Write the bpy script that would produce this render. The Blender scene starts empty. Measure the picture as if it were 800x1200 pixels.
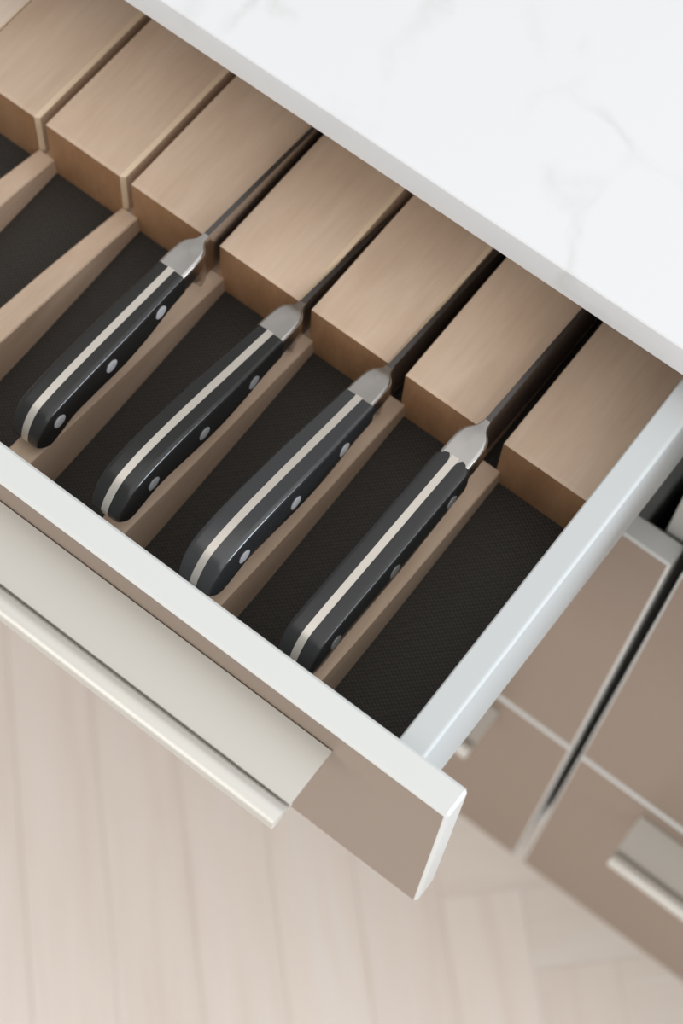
import bpy, bmesh, math, random
import numpy as np
from mathutils import Matrix, Vector

random.seed(7)
MM = 0.001
scene = bpy.context.scene
COL = scene.collection

# ------------------------------------------------------------------ camera
# axes: X along the cabinet run, Y into the cabinets, Z up; origin at the right
# front top corner of the open drawer's front panel; lengths below in millimetres
CAM = (66.706, -228.837, 869.682)
R = ((0.7937938580583843, 0.6066214343935455, 0.043609015617219846),
     (0.5718505787853829, -0.720034268557977, -0.3931126653327279),
     (-0.20707058325993088, 0.33698826008704846, -0.9184555983344518))
cd = bpy.data.cameras.new('camera')
cam = bpy.data.objects.new('camera', cd)
COL.objects.link(cam)
m3 = Matrix(((R[0][0], -R[1][0], -R[2][0]),
             (R[0][1], -R[1][1], -R[2][1]),
             (R[0][2], -R[1][2], -R[2][2])))
cam.matrix_world = Matrix.Translation(Vector(CAM) * MM) @ m3.to_4x4()
cd.sensor_fit = 'VERTICAL'
cd.sensor_height = 36.0
cd.sensor_width = 24.0
cd.lens = 2300.0 / 1200.0 * 36.0
cd.clip_start = 0.01
cd.dof.use_dof = True
cd.dof.focus_distance = 0.965
cd.dof.aperture_fstop = 6.8
scene.camera = cam

# ------------------------------------------------------------------ light
w = bpy.data.worlds.new('room_light')
scene.world = w
w.use_nodes = True
bg = w.node_tree.nodes['Background']
bg.inputs[0].default_value = (1.0, 0.975, 0.95, 1)
bg.inputs[1].default_value = 0.46


def area(name, loc, target, sx, sy, power, col):
    d = bpy.data.lights.new(name, 'AREA')
    d.shape = 'RECTANGLE'
    d.size, d.size_y = sx, sy
    d.energy = power
    d.color = col
    o = bpy.data.objects.new(name, d)
    COL.objects.link(o)
    o.location = loc
    o.rotation_euler = (Vector(target) - Vector(loc)).to_track_quat('-Z', 'Y').to_euler()
    return o


# soft daylight from a wide roof light overhead, a little from the right
sd = bpy.data.lights.new('roof_daylight', 'SUN')
sd.energy = 1.3
sd.angle = math.radians(95)
sd.color = (1.0, 0.995, 0.985)
so = bpy.data.objects.new('roof_daylight', sd)
COL.objects.link(so)
so.rotation_euler = Vector((-0.42, 0.0, -1.0)).to_track_quat('-Z', 'Y').to_euler()
area('front_fill', (-0.3, -2.8, 0.9), (-0.1, 0.2, -0.5), 2.6, 1.6, 36, (1.0, 0.985, 0.96))  # unseen area light, added as fill for front faces and floor
area('side_window', (2.6, 1.05, 0.75), (0, 0.1, -0.2), 1.5, 1.0, 66, (0.80, 0.90, 1.0))

vs = scene.view_settings
vs.view_transform = 'Standard'
vs.look = 'None'
vs.exposure = 0.0
vs.gamma = 1.0
vs.use_curve_mapping = False


# ------------------------------------------------------------------ helpers
def tag(o, label=None, cat=None, group=None, kind=None):
    if label: o['label'] = label
    if cat: o['category'] = cat
    if group: o['group'] = group
    if kind: o['kind'] = kind
    return o


def empty(name, loc=(0, 0, 0)):
    o = bpy.data.objects.new(name, None)
    COL.objects.link(o)
    o.location = Vector(loc) * MM
    o.empty_display_size = 0.02
    return o


def link(name, me, mat, parent=None):
    o = bpy.data.objects.new(name, me)
    COL.objects.link(o)
    if mat and not me.materials: me.materials.append(mat)
    if parent: o.parent = parent
    return o


def off(parent):
    """sum of parents' locations so that meshes can be written in scene mm"""
    v = Vector((0, 0, 0))
    while parent:
        v += parent.location
        parent = parent.parent
    return v / MM


def mesh_from_bm(name, bm, smooth=None):
    bmesh.ops.recalc_face_normals(bm, faces=bm.faces)
    me = bpy.data.meshes.new(name)
    if smooth is not None:
        for f in bm.faces: f.smooth = True
        for e in bm.edges:
            if len(e.link_faces) == 2 and e.calc_face_angle(0) > smooth: e.smooth = False
    bm.to_mesh(me)
    bm.free()
    return me


def box(name, x0, x1, y0, y1, z0, z1, mat, parent=None, bev=0.0, seg=2):
    c = off(parent)
    bm = bmesh.new()
    bmesh.ops.create_cube(bm, size=1)
    for v in bm.verts:
        v.co = Vector(((x0 if v.co.x < 0 else x1) - c.x, (y0 if v.co.y < 0 else y1) - c.y,
                       (z0 if v.co.z < 0 else z1) - c.z)) * MM
    if bev:
        bmesh.ops.bevel(bm, geom=list(bm.edges), offset=bev * MM, segments=seg, profile=0.5, affect='EDGES')
    return link(name, mesh_from_bm(name, bm, 0.6 if seg > 1 else None), mat, parent)


def prism_x(name, prof, x0, x1, mat, parent=None, bev=0, smooth=None):
    """extrude a (y,z) outline along X"""
    c = off(parent)
    bm = bmesh.new()
    a = [bm.verts.new(Vector((x0 - c.x, y - c.y, z - c.z)) * MM) for y, z in prof]
    b = [bm.verts.new(Vector((x1 - c.x, y - c.y, z - c.z)) * MM) for y, z in prof]
    n = len(prof)
    for i in range(n):
        bm.faces.new((a[i], a[(i + 1) % n], b[(i + 1) % n], b[i]))
    bm.faces.new(a); bm.faces.new(b)
    if bev:
        es = [e for f in bm.faces if len(f.verts) == n and n != 4 for e in f.edges]
        bmesh.ops.bevel(bm, geom=es, offset=bev * MM, segments=2, profile=0.5, affect='EDGES')
    return link(name, mesh_from_bm(name, bm, smooth), mat, parent)


def loft(bm, rings, cap=True):
    """rings: lists of equal-length point lists"""
    vr = [[bm.verts.new(Vector(p) * MM) for p in r] for r in rings]
    n = len(vr[0])
    for i in range(len(vr) - 1):
        for j in range(n):
            bm.faces.new((vr[i][j], vr[i][(j + 1) % n], vr[i + 1][(j + 1) % n], vr[i + 1][j]))
    if cap:
        bm.faces.new(vr[0]); bm.faces.new(vr[-1])


# ------------------------------------------------------------------ materials
def mat_new(name):
    m = bpy.data.materials.new(name)
    m.use_nodes = True
    nt = m.node_tree
    return m, nt, nt.nodes['Principled BSDF']


def N(nt, typ, **kw):
    n = nt.nodes.new(typ)
    for k, v in kw.items(): setattr(n, k, v)
    return n


def plain(name, col, rough=0.5, metal=0.0, spec=0.5, coat=0.0, bump=None, aniso=0.0):
    m, nt, b = mat_new(name)
    b.inputs['Base Color'].default_value = (*col, 1)
    b.inputs['Roughness'].default_value = rough
    b.inputs['Metallic'].default_value = metal
    b.inputs['Specular IOR Level'].default_value = spec
    b.inputs['Coat Weight'].default_value = coat
    b.inputs['Coat Roughness'].default_value = 0.15
    if aniso: b.inputs['Anisotropic'].default_value = aniso
    if bump:
        sc, st = bump
        tc = N(nt, 'ShaderNodeTexCoord'); no = N(nt, 'ShaderNodeTexNoise'); bp = N(nt, 'ShaderNodeBump')
        no.inputs['Scale'].default_value = sc
        no.inputs['Detail'].default_value = 4
        bp.inputs['Strength'].default_value = st
        bp.inputs['Distance'].default_value = 0.0005
        nt.links.new(tc.outputs['Object'], no.inputs['Vector'])
        nt.links.new(no.outputs['Fac'], bp.inputs['Height'])
        nt.links.new(bp.outputs['Normal'], b.inputs['Normal'])
    return m


def wood(name, dark, mid, light, scale=(45, 3.0, 45), rough=0.5, vary=0.10, rot=0.0, ring=True):
    m, nt, b = mat_new(name)
    L = nt.links.new
    tc = N(nt, 'ShaderNodeTexCoord'); oi = N(nt, 'ShaderNodeObjectInfo')
    addv = N(nt, 'ShaderNodeVectorMath', operation='MULTIPLY_ADD')
    comb = N(nt, 'ShaderNodeCombineXYZ')
    for i in range(3): L(oi.outputs['Random'], comb.inputs[i])
    addv.inputs[1].default_value = (3.1, 7.7, 5.3)
    L(comb.outputs[0], addv.inputs[0]); L(tc.outputs['Object'], addv.inputs[2])
    mp = N(nt, 'ShaderNodeMapping')
    mp.inputs['Rotation'].default_value = (0, 0, rot)
    mp.inputs['Scale'].default_value = scale
    L(addv.outputs[0], mp.inputs['Vector'])
    n1 = N(nt, 'ShaderNodeTexNoise')
    n1.inputs['Scale'].default_value = 1.0; n1.inputs['Detail'].default_value = 5
    n1.inputs['Roughness'].default_value = 0.6; n1.inputs['Distortion'].default_value = 0.4
    L(mp.outputs[0], n1.inputs['Vector'])
    mp2 = N(nt, 'ShaderNodeMapping')
    mp2.inputs['Rotation'].default_value = (0, 0, rot)
    mp2.inputs['Scale'].default_value = tuple(s * k for s, k in zip(scale, (9, 5, 9)))
    L(addv.outputs[0], mp2.inputs['Vector'])
    n2 = N(nt, 'ShaderNodeTexNoise')
    n2.inputs['Scale'].default_value = 1.0; n2.inputs['Detail'].default_value = 3
    L(mp2.outputs[0], n2.inputs['Vector'])
    mx = N(nt, 'ShaderNodeMath', operation='MULTIPLY_ADD')
    mx.inputs[1].default_value = 0.32
    L(n2.outputs['Fac'], mx.inputs[0])
    sc = N(nt, 'ShaderNodeMath', operation='MULTIPLY'); sc.inputs[1].default_value = 0.68
    L(n1.outputs['Fac'], sc.inputs[0]); L(sc.outputs[0], mx.inputs[2])
    cr = N(nt, 'ShaderNodeValToRGB')
    e = cr.color_ramp.elements
    e[0].position = 0.30; e[0].color = (*dark, 1)
    e[1].position = 0.70; e[1].color = (*light, 1)
    k = cr.color_ramp.elements.new(0.5); k.color = (*mid, 1)
    L(mx.outputs[0], cr.inputs['Fac'])
    hs = N(nt, 'ShaderNodeHueSaturation')
    mr = N(nt, 'ShaderNodeMapRange')
    mr.inputs['To Min'].default_value = 1 - vary; mr.inputs['To Max'].default_value = 1 + vary
    L(oi.outputs['Random'], mr.inputs['Value']); L(mr.outputs[0], hs.inputs['Value'])
    L(cr.outputs['Color'], hs.inputs['Color']); L(hs.outputs['Color'], b.inputs['Base Color'])
    b.inputs['Roughness'].default_value = rough
    b.inputs['Specular IOR Level'].default_value = 0.35
    bp = N(nt, 'ShaderNodeBump')
    bp.inputs['Strength'].default_value = 0.12; bp.inputs['Distance'].default_value = 0.0004
    L(n2.outputs['Fac'], bp.inputs['Height']); L(bp.outputs['Normal'], b.inputs['Normal'])
    return m


def quartz():
    m, nt, b = mat_new('white_quartz')
    L = nt.links.new
    tc = N(nt, 'ShaderNodeTexCoord')
    n0 = N(nt, 'ShaderNodeTexNoise'); n0.inputs['Scale'].default_value = 9; n0.inputs['Detail'].default_value = 6
    L(tc.outputs['Object'], n0.inputs['Vector'])
    mixv = N(nt, 'ShaderNodeMix', data_type='VECTOR'); mixv.inputs[0].default_value = 0.12
    L(tc.outputs['Object'], mixv.inputs[4]); L(n0.outputs['Color'], mixv.inputs[5])
    vo = N(nt, 'ShaderNodeTexVoronoi', feature='DISTANCE_TO_EDGE'); vo.inputs['Scale'].default_value = 13
    L(mixv.outputs[1], vo.inputs['Vector'])
    mr = N(nt, 'ShaderNodeMapRange'); mr.inputs['From Max'].default_value = 0.085
    mr.inputs['To Min'].default_value = 1; mr.inputs['To Max'].default_value = 0
    L(vo.outputs['Distance'], mr.inputs['Value'])
    n1 = N(nt, 'ShaderNodeTexNoise'); n1.inputs['Scale'].default_value = 11; n1.inputs['Detail'].default_value = 3
    L(tc.outputs['Object'], n1.inputs['Vector'])
    m2 = N(nt, 'ShaderNodeMapRange'); m2.inputs['From Min'].default_value = 0.5; m2.inputs['From Max'].default_value = 0.72
    L(n1.outputs['Fac'], m2.inputs['Value'])
    mu = N(nt, 'ShaderNodeMath', operation='MULTIPLY')
    L(mr.outputs[0], mu.inputs[0]); L(m2.outputs[0], mu.inputs[1])
    n3 = N(nt, 'ShaderNodeTexNoise'); n3.inputs['Scale'].default_value = 60; n3.inputs['Detail'].default_value = 4
    L(tc.outputs['Object'], n3.inputs['Vector'])
    m4 = N(nt, 'ShaderNodeMath', operation='MULTIPLY')
    L(mu.outputs[0], m4.inputs[0]); L(n3.outputs['Fac'], m4.inputs[1])
    mx = N(nt, 'ShaderNodeMix', data_type='RGBA')
    mx.inputs[6].default_value = (0.815, 0.828, 0.845, 1); mx.inputs[7].default_value = (0.60, 0.61, 0.58, 1)
    L(m4.outputs[0], mx.inputs[0]); L(mx.outputs[2], b.inputs['Base Color'])
    b.inputs['Roughness'].default_value = 0.35
    b.inputs['Specular IOR Level'].default_value = 0.4
    return m


def rubber():
    m, nt, b = mat_new('ribbed_dark_liner')
    L = nt.links.new
    tc = N(nt, 'ShaderNodeTexCoord')
    mp = N(nt, 'ShaderNodeMapping'); mp.inputs['Rotation'].default_value = (0, 0, math.radians(37))
    mp.inputs['Scale'].default_value = (1, 1.35, 1)
    L(tc.outputs['Object'], mp.inputs['Vector'])
    vo = N(nt, 'ShaderNodeTexVoronoi', feature='F1'); vo.inputs['Scale'].default_value = 440
    vo.inputs['Randomness'].default_value = 0.12
    L(mp.outputs[0], vo.inputs['Vector'])
    cr = N(nt, 'ShaderNodeMapRange'); cr.inputs['From Max'].default_value = 0.7
    cr.inputs['To Min'].default_value = 1; cr.inputs['To Max'].default_value = 0
    L(vo.outputs['Distance'], cr.inputs['Value'])
    mx = N(nt, 'ShaderNodeMix', data_type='RGBA')
    mx.inputs[6].default_value = (0.016, 0.014, 0.012, 1); mx.inputs[7].default_value = (0.064, 0.056, 0.047, 1)
    L(cr.outputs[0], mx.inputs[0]); L(mx.outputs[2], b.inputs['Base Color'])
    bp = N(nt, 'ShaderNodeBump'); bp.inputs['Strength'].default_value = 0.6; bp.inputs['Distance'].default_value = 0.0006
    L(cr.outputs[0], bp.inputs['Height']); L(bp.outputs['Normal'], b.inputs['Normal'])
    b.inputs['Roughness'].default_value = 0.6
    b.inputs['Specular IOR Level'].default_value = 0.35
    return m


M = {}
M['lacquer'] = plain('pale_grey_lacquer', (0.72, 0.73, 0.715), rough=0.38, bump=(260, 0.05))
M['taupe'] = plain('taupe_face', (0.295, 0.224, 0.174), rough=0.36, spec=0.4)
M['drawer'] = plain('pale_grey_metal_side', (0.58, 0.605, 0.61), rough=0.5, bump=(300, 0.04))
M['handle'] = plain('champagne_metal', (0.67, 0.65, 0.60), rough=0.38, metal=0.3, bump=(500, 0.05))
M['quartz'] = quartz()
M['liner'] = rubber()
M['beech'] = wood('steamed_beech', (0.57, 0.415, 0.30), (0.645, 0.485, 0.36), (0.71, 0.555, 0.43), scale=(34, 7, 34), vary=0.06)
M['shaded_endgrain'] = wood('shaded_beech_end_grain', (0.33, 0.175, 0.085), (0.41, 0.225, 0.115), (0.48, 0.275, 0.15), scale=(60, 60, 14))  # end grain tone, with the shade inside the drawer put into the colour
M['beech_light'] = wood('pale_beech', (0.74, 0.60, 0.49), (0.80, 0.66, 0.55), (0.84, 0.71, 0.60), scale=(40, 5, 40))
M['edge'] = wood('lit_beech_edge', (0.72, 0.55, 0.38), (0.78, 0.61, 0.43), (0.82, 0.66, 0.48), scale=(40, 5, 40))  # block chamfers: brightness from the right-hand light put into the colour
M['oak'] = wood('whitewashed_oak', (0.77, 0.67, 0.60), (0.84, 0.75, 0.68), (0.87, 0.81, 0.76), scale=(16, 1.6, 16), rough=0.5, vary=0.035)
M['grout'] = plain('floor_base', (0.60, 0.52, 0.45), rough=0.8)
for nm, c, r in (('scale_a', (0.014, 0.014, 0.0135), .27), ('scale_b', (0.012, 0.012, 0.012), .24), ('scale_c', (0.024, 0.026, 0.029), .22), ('scale_d', (0.018, 0.019, 0.020), .28)):
    M[nm] = plain('black_handle_' + nm, c, rough=r, spec=1.0 if nm == 'scale_c' else 0.65, bump=(220, 0.08))
M['steel'] = plain('satin_steel', (0.56, 0.54, 0.52), rough=0.27, metal=1.0, aniso=0.4)
M['tang'] = plain('polished_tang', (0.78, 0.735, 0.665), rough=0.36, metal=0.8)
M['blade'] = plain('blade_steel', (0.42, 0.385, 0.365), rough=0.26, metal=1.0)
M['spine'] = plain('dark_spine_steel', (0.15, 0.14, 0.135), rough=0.42, metal=1.0)  # darker, rougher metal for the upward blade faces
M['rivet'] = plain('rivet_steel', (0.58, 0.58, 0.60), rough=0.45, metal=0.25)
M['rivet_dark'] = plain('dark_rivet_steel', (0.33, 0.33, 0.335), rough=0.45, metal=0.35)  # darker rivets for two of the knives
M['carcass'] = plain('grey_carcass', (0.52, 0.52, 0.50), rough=0.5, bump=(200, 0.05))
M['rail'] = plain('runner_zinc', (0.45, 0.46, 0.46), rough=0.3, metal=0.9)
M['dark'] = plain('black_plastic', (0.01, 0.01, 0.01), rough=0.5)

# ------------------------------------------------------------------ floor
ZF = -1000.0
floor = box('floor', -1900, 1900, -1900, 1500, ZF - 30, ZF - 4, M['grout'])
tag(floor, 'whitewashed oak herringbone parquet floor', 'floor', kind='structure')
PW, PL = 78.5, 706.5


def plank_mesh():
    bm = bmesh.new()
    bmesh.ops.create_cube(bm, size=1)
    for v in bm.verts:
        v.co = Vector((v.co.x * (PW - 0.3), v.co.y * (PL - 0.3), (v.co.z - 0.5) * 8)) * MM
    top = [e for e in bm.edges if all(v.co.z > -0.001 for v in e.verts)]
    bmesh.ops.bevel(bm, geom=top, offset=0.35 * MM, segments=1, profile=0.5, affect='EDGES')
    return mesh_from_bm('plank', bm)


PM = plank_mesh()
ANG = math.radians(-45)        # local +x of the pattern -> world (1,-1)
OX, OY = 19.0 - 55.5, 252.0 - 55.5           # a joint of the pattern seen beside the cabinet foot
ca, sa = math.cos(ANG), math.sin(ANG)
for a in range(-3, 4):
    for k in range(-26, 27):
        for horiz in (True, False):
            if horiz: cx, cy = k * PW + PL / 2, k * PW + PW / 2
            else: cx, cy = k * PW - PW / 2, k * PW + PL / 2
            cx += a * PL; cy -= a * PL
            wx, wy = OX + ca * cx - sa * cy, OY + sa * cx + ca * cy
            if not (-1000 < wx < 800 and -800 < wy < 700): continue
            o = link('plank', PM, M['oak'], floor)
            o.location = Vector((wx, wy, ZF)) * MM
            o.rotation_euler = (0, 0, ANG + (math.pi / 2 if horiz else 0))

# ------------------------------------------------------------------ cabinets
TF = 17.0                      # thickness of the fronts
YF = 250.0                     # face of the closed fronts
CW = 600.0                     # width of a cabinet
Z1, Z2, Z3 = -185.8, -564.0, -912.0
GAP = 6.0


def handle(parent, x0, x1, yface, ztop, bar=True):
    """horizontal edge pull: flat plate with a rolled front bar"""
    zp = ztop - 26.0
    h = prism_x('handle', [(yface - 0.6, zp), (yface - 33.0, zp), (yface - 33.3, zp - 0.5), (yface - 33.3, zp - 5.0), (yface - 37.0, zp - 5.5), (yface - 37.0, zp - 7.0),
                              (yface - 31.0, zp - 7.0), (yface - 31.0, zp - 2.6), (yface - 0.6, zp - 2.6)],
                x0, x1, M['handle'], parent)
    # turned-down flange that fixes the plate to the front
    c = off(h)
    r = 6.3
    yc, zc = yface - 40.8, zp - 2.6
    pr = [(yc + r * math.cos(t), zc + r * math.sin(t)) for t in [2 * math.pi * i / 28 for i in range(28)]]
    b = prism_x('rolled_bar', pr, x0, x1, M['handle'], h, bev=0.7, smooth=0.5)
    f = box('mounting_flange', x0 + 2, x1 - 2, yface - 3.0, yface, zp - 16, zp - 2.6, M['handle'], h)
    return h


def front(parent, x0, x1, y0, z0, z1, hx0=None, hx1=None, name='drawer_front'):
    f = box(name, x0, x1, y0 + 0.2, y0 + TF, z0, z1, M['lacquer'], parent, bev=1.6, seg=1)
    box('face_panel', x0 + 2.0, x1 - 2.0, y0, y0 + 0.6, z0 + 2.0, z1 - 2.0, M['taupe'], f)
    if hx0 is not None: handle(parent, hx0, hx1, y0, z1)
    return f


def cabinet(x0, label, top_front):
    c = empty('base_cabinet', (x0, YF, ZF))
    tag(c, label, 'cabinet', 'greige base cabinets')
    x1 = x0 + CW
    yb = YF + 590
    for a, b in ((x0 + 3, x0 + 15), (x1 - 15, x1 - 3)):
        box('side_panel', a, b, YF + TF + 2, yb, -930, 4.5, M['carcass'], c, bev=0.8, seg=1)
    box('bottom_panel', x0 + 15, x1 - 15, YF + TF + 3, yb - 10, -930, -912, M['carcass'], c)
    box('back_panel', x0 + 15, x1 - 15, yb - 10, yb, -912, 4.5, M['carcass'], c)
    box('plinth', x0 - 3.75, x1 + 3.75, YF + 65, YF + 81, ZF, -930, M['lacquer'], c)
    front(c, x0, x1, YF, Z2 + GAP - 3, Z1, x0 + 63, x1 - 63)
    front(c, x0, x1, YF, Z3, Z2 - 3, x0 + 63, x1 - 63)
    if top_front:
        front(c, x0, x1, YF, -182, 0, x0 + 63, x1 - 63)
    for za in (Z1 - 40, Z2 - 40):      # boxes of the closed drawers behind their fronts
        box('drawer_box', x0 + 30, x1 - 30, YF + TF, YF + 520, za - 150, za, M['drawer'], c, bev=1, seg=1)
    return c


cab = cabinet(-CW, 'greige base cabinet below the open drawer, its lower drawers closed', False)
cab2 = cabinet(7.5, 'greige base cabinet at right with all drawers closed', True)
# runner of the open drawer on the right side panel
for sx, (a, b) in ((1, (-24.2, -15.0)), (-1, (-585.0, -575.8))):
    r = box('drawer_runner', a, b, YF + TF + 8, YF + 540, -98, -78, M['rail'], cab, bev=0.8, seg=1)
    mid = (a + b) / 2
    prism_x('runner_stop', [(YF + TF + 10, -78), (YF + TF + 26, -78), (YF + TF + 26, -70), (YF + TF + 18, -66), (YF + TF + 10, -70)],
            a + 1.5, b - 1.5, M['dark'], r)
    box('runner_lip', a, b, YF + TF + 4, YF + TF + 7, -96, -70, M['rail'], r, bev=0.6, seg=1)

# ------------------------------------------------------------------ worktop
top = prism_x('worktop', [(252.0, 7.5), (254.0, 5.5), (872, 5.5), (872, 29.0), (254.2, 29.0), (253.0, 28.7), (252.3, 28.0), (252, 26.8)],
              -1150, 1150, M['quartz'], None, smooth=0.3)
tag(top, 'white veined quartz worktop overhanging the open drawer', 'worktop')

# ------------------------------------------------------------------ open drawer
XSI, XSO, ZS, ZM = -40.15, -25.0, -3.6, -99.6
DL, DR = -CW, 0.0
YB = 500.0
drawer = empty('open_drawer', (-300, 0, -112))
tag(drawer, 'open greige drawer with pale sides holding the knives', 'drawer')
front(drawer, DL, DR, 0, -182, 0, DL + 64, DR - 64)
side_prof = [(-1, 0)]


def drawer_side(xi, xo):
    """double-walled side with a rounded outer shoulder"""
    c = off(drawer)
    s = 1 if xo > xi else -1
    r = 2.2
    pts = [(xi, -112), (xi, ZS - 0.8), (xi + s * 0.8, ZS), (xo - s * (r + 0.6), ZS)]
    for i in range(6):
        t = math.pi / 2 * i / 5
        pts.append((xo - s * r + s * r * math.sin(t), ZS - r + r * math.cos(t)))
    pts.append((xo, ZS - r - 0.6))
    pts += [(xo, -100), (xo - s * 3, -106), (xo - s * 3, -112)]
    bm = bmesh.new()
    rings = [[(x - c.x, y - c.y, z - c.z) for x, z in pts] for y in (TF, YB)]
    loft(bm, rings)
    return link('drawer_side', mesh_from_bm('drawer_side', bm, 0.4), M['drawer'], drawer)


drawer_side(XSI, XSO)
drawer_side(DL - XSI, DL - XSO)
box('drawer_back', DL - XSI, XSI, YB - 14, YB, -112, -20, M['drawer'], drawer)
box('drawer_bottom', DL - XSI, XSI, TF, YB - 14, -112, -101.6, M['drawer'], drawer)

liner = box('drawer_liner', DL - XSI + 0.5, XSI - 0.5, TF + 0.3, YB - 15, -101.6, ZM, M['liner'])
tag(liner, 'dark brown textured rubber liner on the drawer bottom', 'liner')

# ------------------------------------------------------------------ knife organizer
ZB, YBK, YBE = -53.9, 193.8, 470.0
org = empty('knife_organizer', (-260, YBK, ZM))
tag(org, 'beech knife organizer of slotted blocks and handle rests in drawer', 'knife organizer')
# right edge of a slot = left edge of the block to its right; slot widths
slots = [(-412.9, 5.6), (-351.3, 5.4), (-289.1, 6.4), (-226.2, 6.4), (-163.2, 9.2), (-99.2, 11.0)]
edges = []
left = -474.0
for xr, wd in slots:
    edges.append((left, xr - wd)); left = xr
edges.append((left, XSI - 0.4))


def wood_block(x0, x1, mat, chamfer=2.4, z1=ZB):
    c = off(org)
    # outline in (x,z); a light chamfer runs along the right top edge and down the right front edge
    bm = bmesh.new()
    k = chamfer
    f0 = [(x0 + .4, ZM), (x0 + .4, z1 - .4), (x0 + .8, z1), (x1 - k, z1), (x1, z1 - k * .8), (x1, ZM)]
    rings = []
    rings.append([(x - c.x if x < x1 - k else min(x, x1 - k) - c.x, YBK - c.y, (min(z, z1 - .5)) - c.z) for x, z in f0])
    rings.append([(x - c.x, YBK + k * 0.9 - c.y, z - c.z) for x, z in f0])
    rings.append([(x - c.x, YBE - c.y, z - c.z) for x, z in f0])
    loft(bm, rings)
    o = link('wood_block', mesh_from_bm('wood_block', bm), mat, org)
    o.data.materials.append(M['shaded_endgrain'])
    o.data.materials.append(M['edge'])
    for p in o.data.polygons:
        n = p.normal
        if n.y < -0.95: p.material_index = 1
        elif n.x > 0.3 and (n.z > 0.3 or n.y < -0.3): p.material_index = 2      # chamfers, side light painted into their colour
    return o


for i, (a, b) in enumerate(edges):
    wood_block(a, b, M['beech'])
wood_block(-534.0, -474.5, M['beech_light'], 0.8)

# handle rests: low bars that run from under each slot to the drawer front and rise forwards
REST = [  # y, left offset, right offset, top z
    (YBK, -5.8, 5.8, -87.0), (165, -6.6, 6.2, -81.0), (130, -7.6, 6.8, -74.5), (95, -8.0, 7.2, -68.5),
    (65, -7.6, 7.4, -63.0), (45, -7.2, 7.4, -59.0), (34, -7.0, 7.4, -57.0), (17.6, -6.8, 7.2, -54.5)]


def rest(xc, scoop):
    c = off(org)
    bm = bmesh.new()
    rings = []
    for y, l, r, z in REST:
        zz = z
        rings.append([(xc + l, y, ZM), (xc + l, y, zz - .7), (xc + l + .7, y, zz), (xc + r - .7, y, zz), (xc + r, y, zz - .7), (xc + r + .6, y, ZM)])
    loft(bm, [[(p[0] - c.x, p[1] - c.y, p[2] - c.z) for p in r] for r in rings])
    return link('handle_rest', mesh_from_bm('handle_rest', bm, 0.5), M['beech'], org)


for (xr, wd) in slots:
    rest(xr - 2.9, True)
    if wd < 8: box('slot_floor', xr - wd, xr + .4, YBK, YBK + 70, ZM, -90.5, M['beech'], org)

# ------------------------------------------------------------------ knives


def curve(pts, n, key=None):
    """monotone-ish Catmull-Rom samples of y(x)"""
    xs = np.array([p[0] for p in pts], float); ys = np.array([p[1] for p in pts], float)
    d = np.gradient(ys, xs)

    def f(x):
        i = int(np.clip(np.searchsorted(xs, x) - 1, 0, len(xs) - 2))
        h = xs[i + 1] - xs[i]; t = (x - xs[i]) / h
        return ((2 * t**3 - 3 * t**2 + 1) * ys[i] + (t**3 - 2 * t**2 + t) * h * d[i] + (-2 * t**3 + 3 * t**2) * ys[i + 1] + (t**3 - t**2) * h * d[i + 1])
    return f


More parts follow.
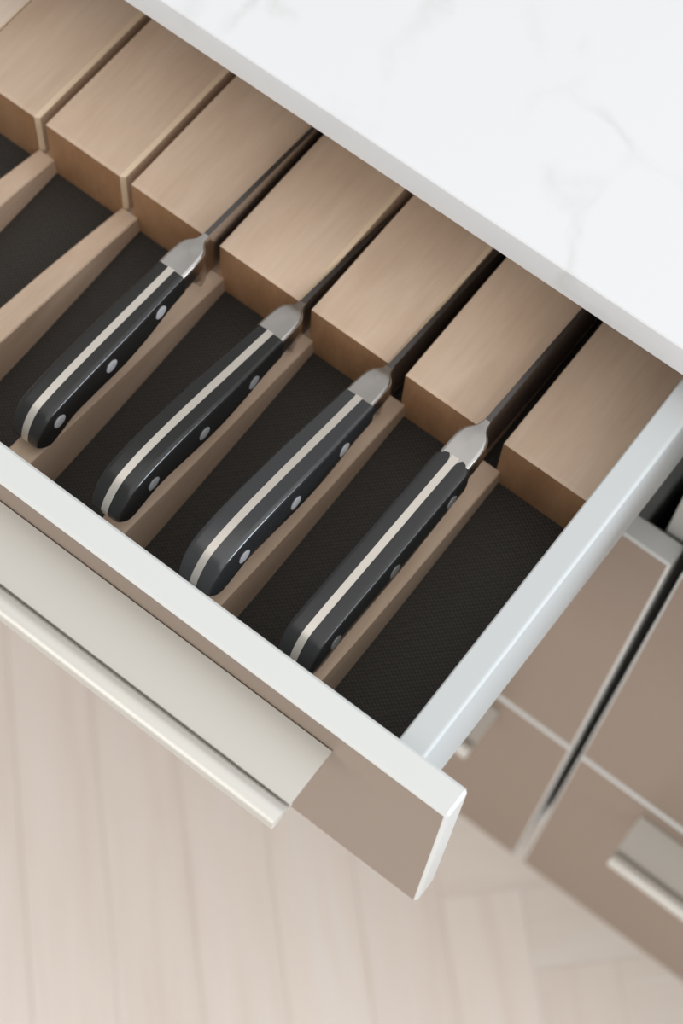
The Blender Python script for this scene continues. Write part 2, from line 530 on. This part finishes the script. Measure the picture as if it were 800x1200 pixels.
def knife(name_label, x, y, z, pitch, lean, yaw, L, rivets, droop=1.0, straight=False, blade_len=190.0, blade_h=40.0, round_scale=False, mat='scale_a', rz=.52, HW=9.7, kick=0.0):
    """handle runs along -Y (local), blade along +Y; local origin: top of the joint between scales and bolster"""
    k = empty('kitchen_knife', (x, y, z))
    k.rotation_euler = (math.atan(-pitch), lean, yaw)
    tag(k, name_label, 'knife', 'black handled kitchen knives in the drawer')
    TH = 2.05
    if straight:
        vt0 = curve([(0, 0), (.2, .1), (.6, .3), (.84, .2), (.91, -.4), (1, -4.0)], 0)
        vb0 = curve([(0, -18.5), (.12, -20), (.25, -22), (.45, -24.5), (.7, -24.5), (.82, -25.0), (.92, -27.5), (1, -30)], 0)
    else:
        dd = droop
        vt0 = curve([(0, 0), (.2, .8 * dd), (.5, 2.2 * dd), (.7, 2.0 * dd), (.82, .6 * dd), (.90, -1.8 * dd), (1, -7.5 * dd)], 0)
        vb0 = curve([(0, -17.5), (.10, -18.8), (.24, -22.5), (.45, -25), (.66, -23.5), (.78, -23.5), (.87, -27.5), (.94, -30.5), (1, -31)], 0)
    cc = 13.0 / L
    fr = lambda u: math.sqrt(max(0.0, 1 - max(0.0, (u - (1 - cc)) / cc) ** 2))
    mid = -19.5
    vt = lambda u: mid + (vt0(u) - mid) * max(.10, fr(u))
    vb = lambda u: mid + (vb0(u) - mid) * max(.10, fr(u))
    w0 = (lambda u: 1.03) if straight else curve([(0, .90), (.12, .93), (.3, 1.0), (.6, 1.03), (.85, 1.03), (1, 1.0)], 0)
    wf = lambda u: w0(u) * (.80 + .20 * fr(u))
    st = [i / 26 * (1 - cc) for i in range(27)] + [1 - cc + cc * math.sin(math.pi / 2 * i / 9) for i in range(1, 10)]

    def section(u, s, grow=0.0):
        a, b, hw = vt(u), vb(u), HW * wf(u)
        h = a - b
        yv = -u * L
        th = TH
        if round_scale and u < .045:
            cut = 1 - math.sqrt(max(0, 1 - (1 - u / .045) ** 2))
            th += 2.6 * cut; hw -= 3.6 * cut
        j = min(1.0, h / 14)
        P = [(th, a), (hw - 2.9 * j, a - .03), (hw - 2.3 * j, a - .06 * j), (hw - 1.5 * j, a - .22 * j), (hw - .8 * j, a - .60 * j), (hw - .3 * j, a - 1.15 * j), (hw - .05, a - 1.9 * j), (hw + .02, a - 2.6 * j),
             (hw + .35 * j, a - h * .40), (hw + .5 * j, a - h * .62), (hw + .2 * j, b + 3.6 * j), (hw - 1.4 * j, b + 1.2 * j), (hw - 3.4 * j, b + .2 * j), (th, b)]
        return [(s * p[0], yv, p[1]) for p in P]
    if round_scale: st = [0, .003, .009, .018, .030, .045] + st[2:]
    scales = []
    for s in (1, -1):
        bm = bmesh.new()
        loft(bm, [section(u, s) for u in st])
        sc = link('handle_scale', mesh_from_bm('handle_scale', bm, 0.55), M[mat], k)
        scales.append((s, sc))
    # full tang
    bm = bmesh.new()
    loft(bm, [[(TH, -u * L, vt(u) + .12), (TH, -u * L, vb(u) - .12), (-TH, -u * L, vb(u) - .12), (-TH, -u * L, vt(u) + .12)] for u in st[:-1]] +
         [[(TH, -L - .15, vt(1)), (TH, -L - .15, vb(1)), (-TH, -L - .15, vb(1)), (-TH, -L - .15, vt(1))]])
    link('tang', mesh_from_bm('tang', bm, 0.5), M['tang'], k)
    # rivets (sub-parts of the scales)
    for s, sc in scales:
        for u in rivets:
            a, b = vt(u), vb(u)
            zc = a - (a - b) * rz
            bm = bmesh.new()
            r = 4.1
            rings = []
            for rr, dx in ((r, -1.5), (r, -.35), (r * .93, -.25), (r * .5, -.2)):
                rings.append([(s * (HW * wf(u) + 1.0 + dx), -u * L + rr * math.cos(t), zc + rr * math.sin(t)) for t in [2 * math.pi * i / 20 for i in range(20)]])
            loft(bm, rings)
            link('rivet', mesh_from_bm('rivet', bm, 0.6), M['rivet' if mat in ('scale_a', 'scale_c') else 'rivet_dark'], sc)
    # bolster with finger guard
    bm = bmesh.new()
    if round_scale:
        bol = [(7.5, 9.3, -.12, -17.5), (0.5, 9.3, -.05, -18.5), (-6, 9.3, .1, -18.5), (-12, 9.0, .1, -18.5), (-17, 7.8, 0, -18.7), (-19.5, 6.2, -.1, -19), (-21.5, 4.2, -.3, -19.5), (-24, 2.7, -.6, -20), (-28, 1.75, -1, -20)]
    else:
        bol = [(0.5, 8.8, .1, -17.5), (-8, 8.7, .1, -17.5), (-15, 8.2, 0, -17.6), (-19, 7.2, -.1, -18), (-21.5, 5.2, -.3, -18.3), (-23, 3.6, -.5, -18.7), (-25, 2.4, -.7, -19), (-29, 1.75, -1.0, -20)]
    rings = []
    for u, hw, a, b in bol:
        q = min(1.8, hw * .3); e = q * .25; z1 = b + min(1.5, .2 * hw)
        half = [(hw - q - e, a), (hw - q, a), (hw - q * .55, a - q * .12), (hw - q * .12, a - q * .55), (hw, a - q), (hw, a - q - e), (hw + min(.4, hw * .05), (a + b) / 2), (hw - q * .6, z1), (hw - 2 * q, b)]
        rings.append([(x_, -u, z_) for x_, z_ in half] + [(-x_, -u, z_) for x_, z_ in reversed(half)])
    loft(bm, rings)
    g = []
    for v, u0, u1, h0, h1 in ((-14, -8, -24, 7.6, 2.2), (-20, -9, -25, 7.2, 2.0), (-24, -13, -26, 6.0, 1.9), (-29, -17, -26.5, 4.6, 1.7), (-35, -19.5, -27, 3.4, 1.5), (-blade_h - 1, -21, -27, 2.6, 1.2)):
        um = (u0 + u1) / 2
        g.append([(-h0 * .55, -u0, v), (h0 * .55, -u0, v), (h0, -u0 + 1.5, v), ((h0 * .6 + h1 * .4), -um, v), (h1, -u1, v), (-h1, -u1, v), (-(h0 * .6 + h1 * .4), -um, v), (-h0, -u0 + 1.5, v)])
    loft(bm, g)
    link('bolster', mesh_from_bm('bolster', bm, 0.6), M['steel'], k)
    # blade
    bm = bmesh.new()
    rings = []
    B = blade_len
    for t in [0, .08, .2, .35, .5, .65, .78, .88, .95, 1]:
        yy = 24 + t * B
        sp = -1.0 - 3.0 * t - 10 * t**4
        ed = -blade_h + (blade_h - 15.5) * max(0, (t - .25) / .75) ** 2.2
        th = 1.65 - .9 * t
        ed = min(ed, sp - .6)
        sp += kick * (yy - 24); ed += kick * (yy - 24)
        rings.append([(th - .3, yy, sp), (th, yy, sp - .3), (.16, yy, ed), (-.16, yy, ed), (-th, yy, sp - .3), (-th + .3, yy, sp)])
    loft(bm, rings)
    bl = link('blade', mesh_from_bm('blade', bm, 0.5), M['blade'], k)
    bl.data.materials.append(M['spine'])
    for p in bl.data.polygons:
        if p.normal.z > 0.5: p.material_index = 1
    return k


knife('black handled knife nearest the two empty slots, shortest handle, bright rivets', -292.4, 158.5, -35.0, 0.06, -0.02, 0.0, 118.5, (.175, .52, .865), droop=.5, blade_len=210, mat='scale_a', rz=.42)
knife('black handled knife with curved spine, second from the empty slots', -230.6, 164.5, -42.0, 0.19, -0.03, 0.0, 133, (.19, .505, .81), droop=1.0, blade_len=120, blade_h=36, mat='scale_b', HW=9.9, kick=.05)
knife('black handled knife with wide glossy grey spine, second from the drawer side', -170.8, 163.0, -41.0, 0.19, -0.05, 0.0, 135, (.19, .50, .81), droop=.9, blade_len=190, blade_h=36, mat='scale_c', HW=10.8, kick=.10)
knife('straight black handled knife with rounded bolster, nearest the drawer side', -109.0, 161.5, -30.0, 0.055, -0.05, 0.0, 135, (.13, .485, .845), straight=True, round_scale=True, blade_len=200, mat='scale_d', HW=10.3)
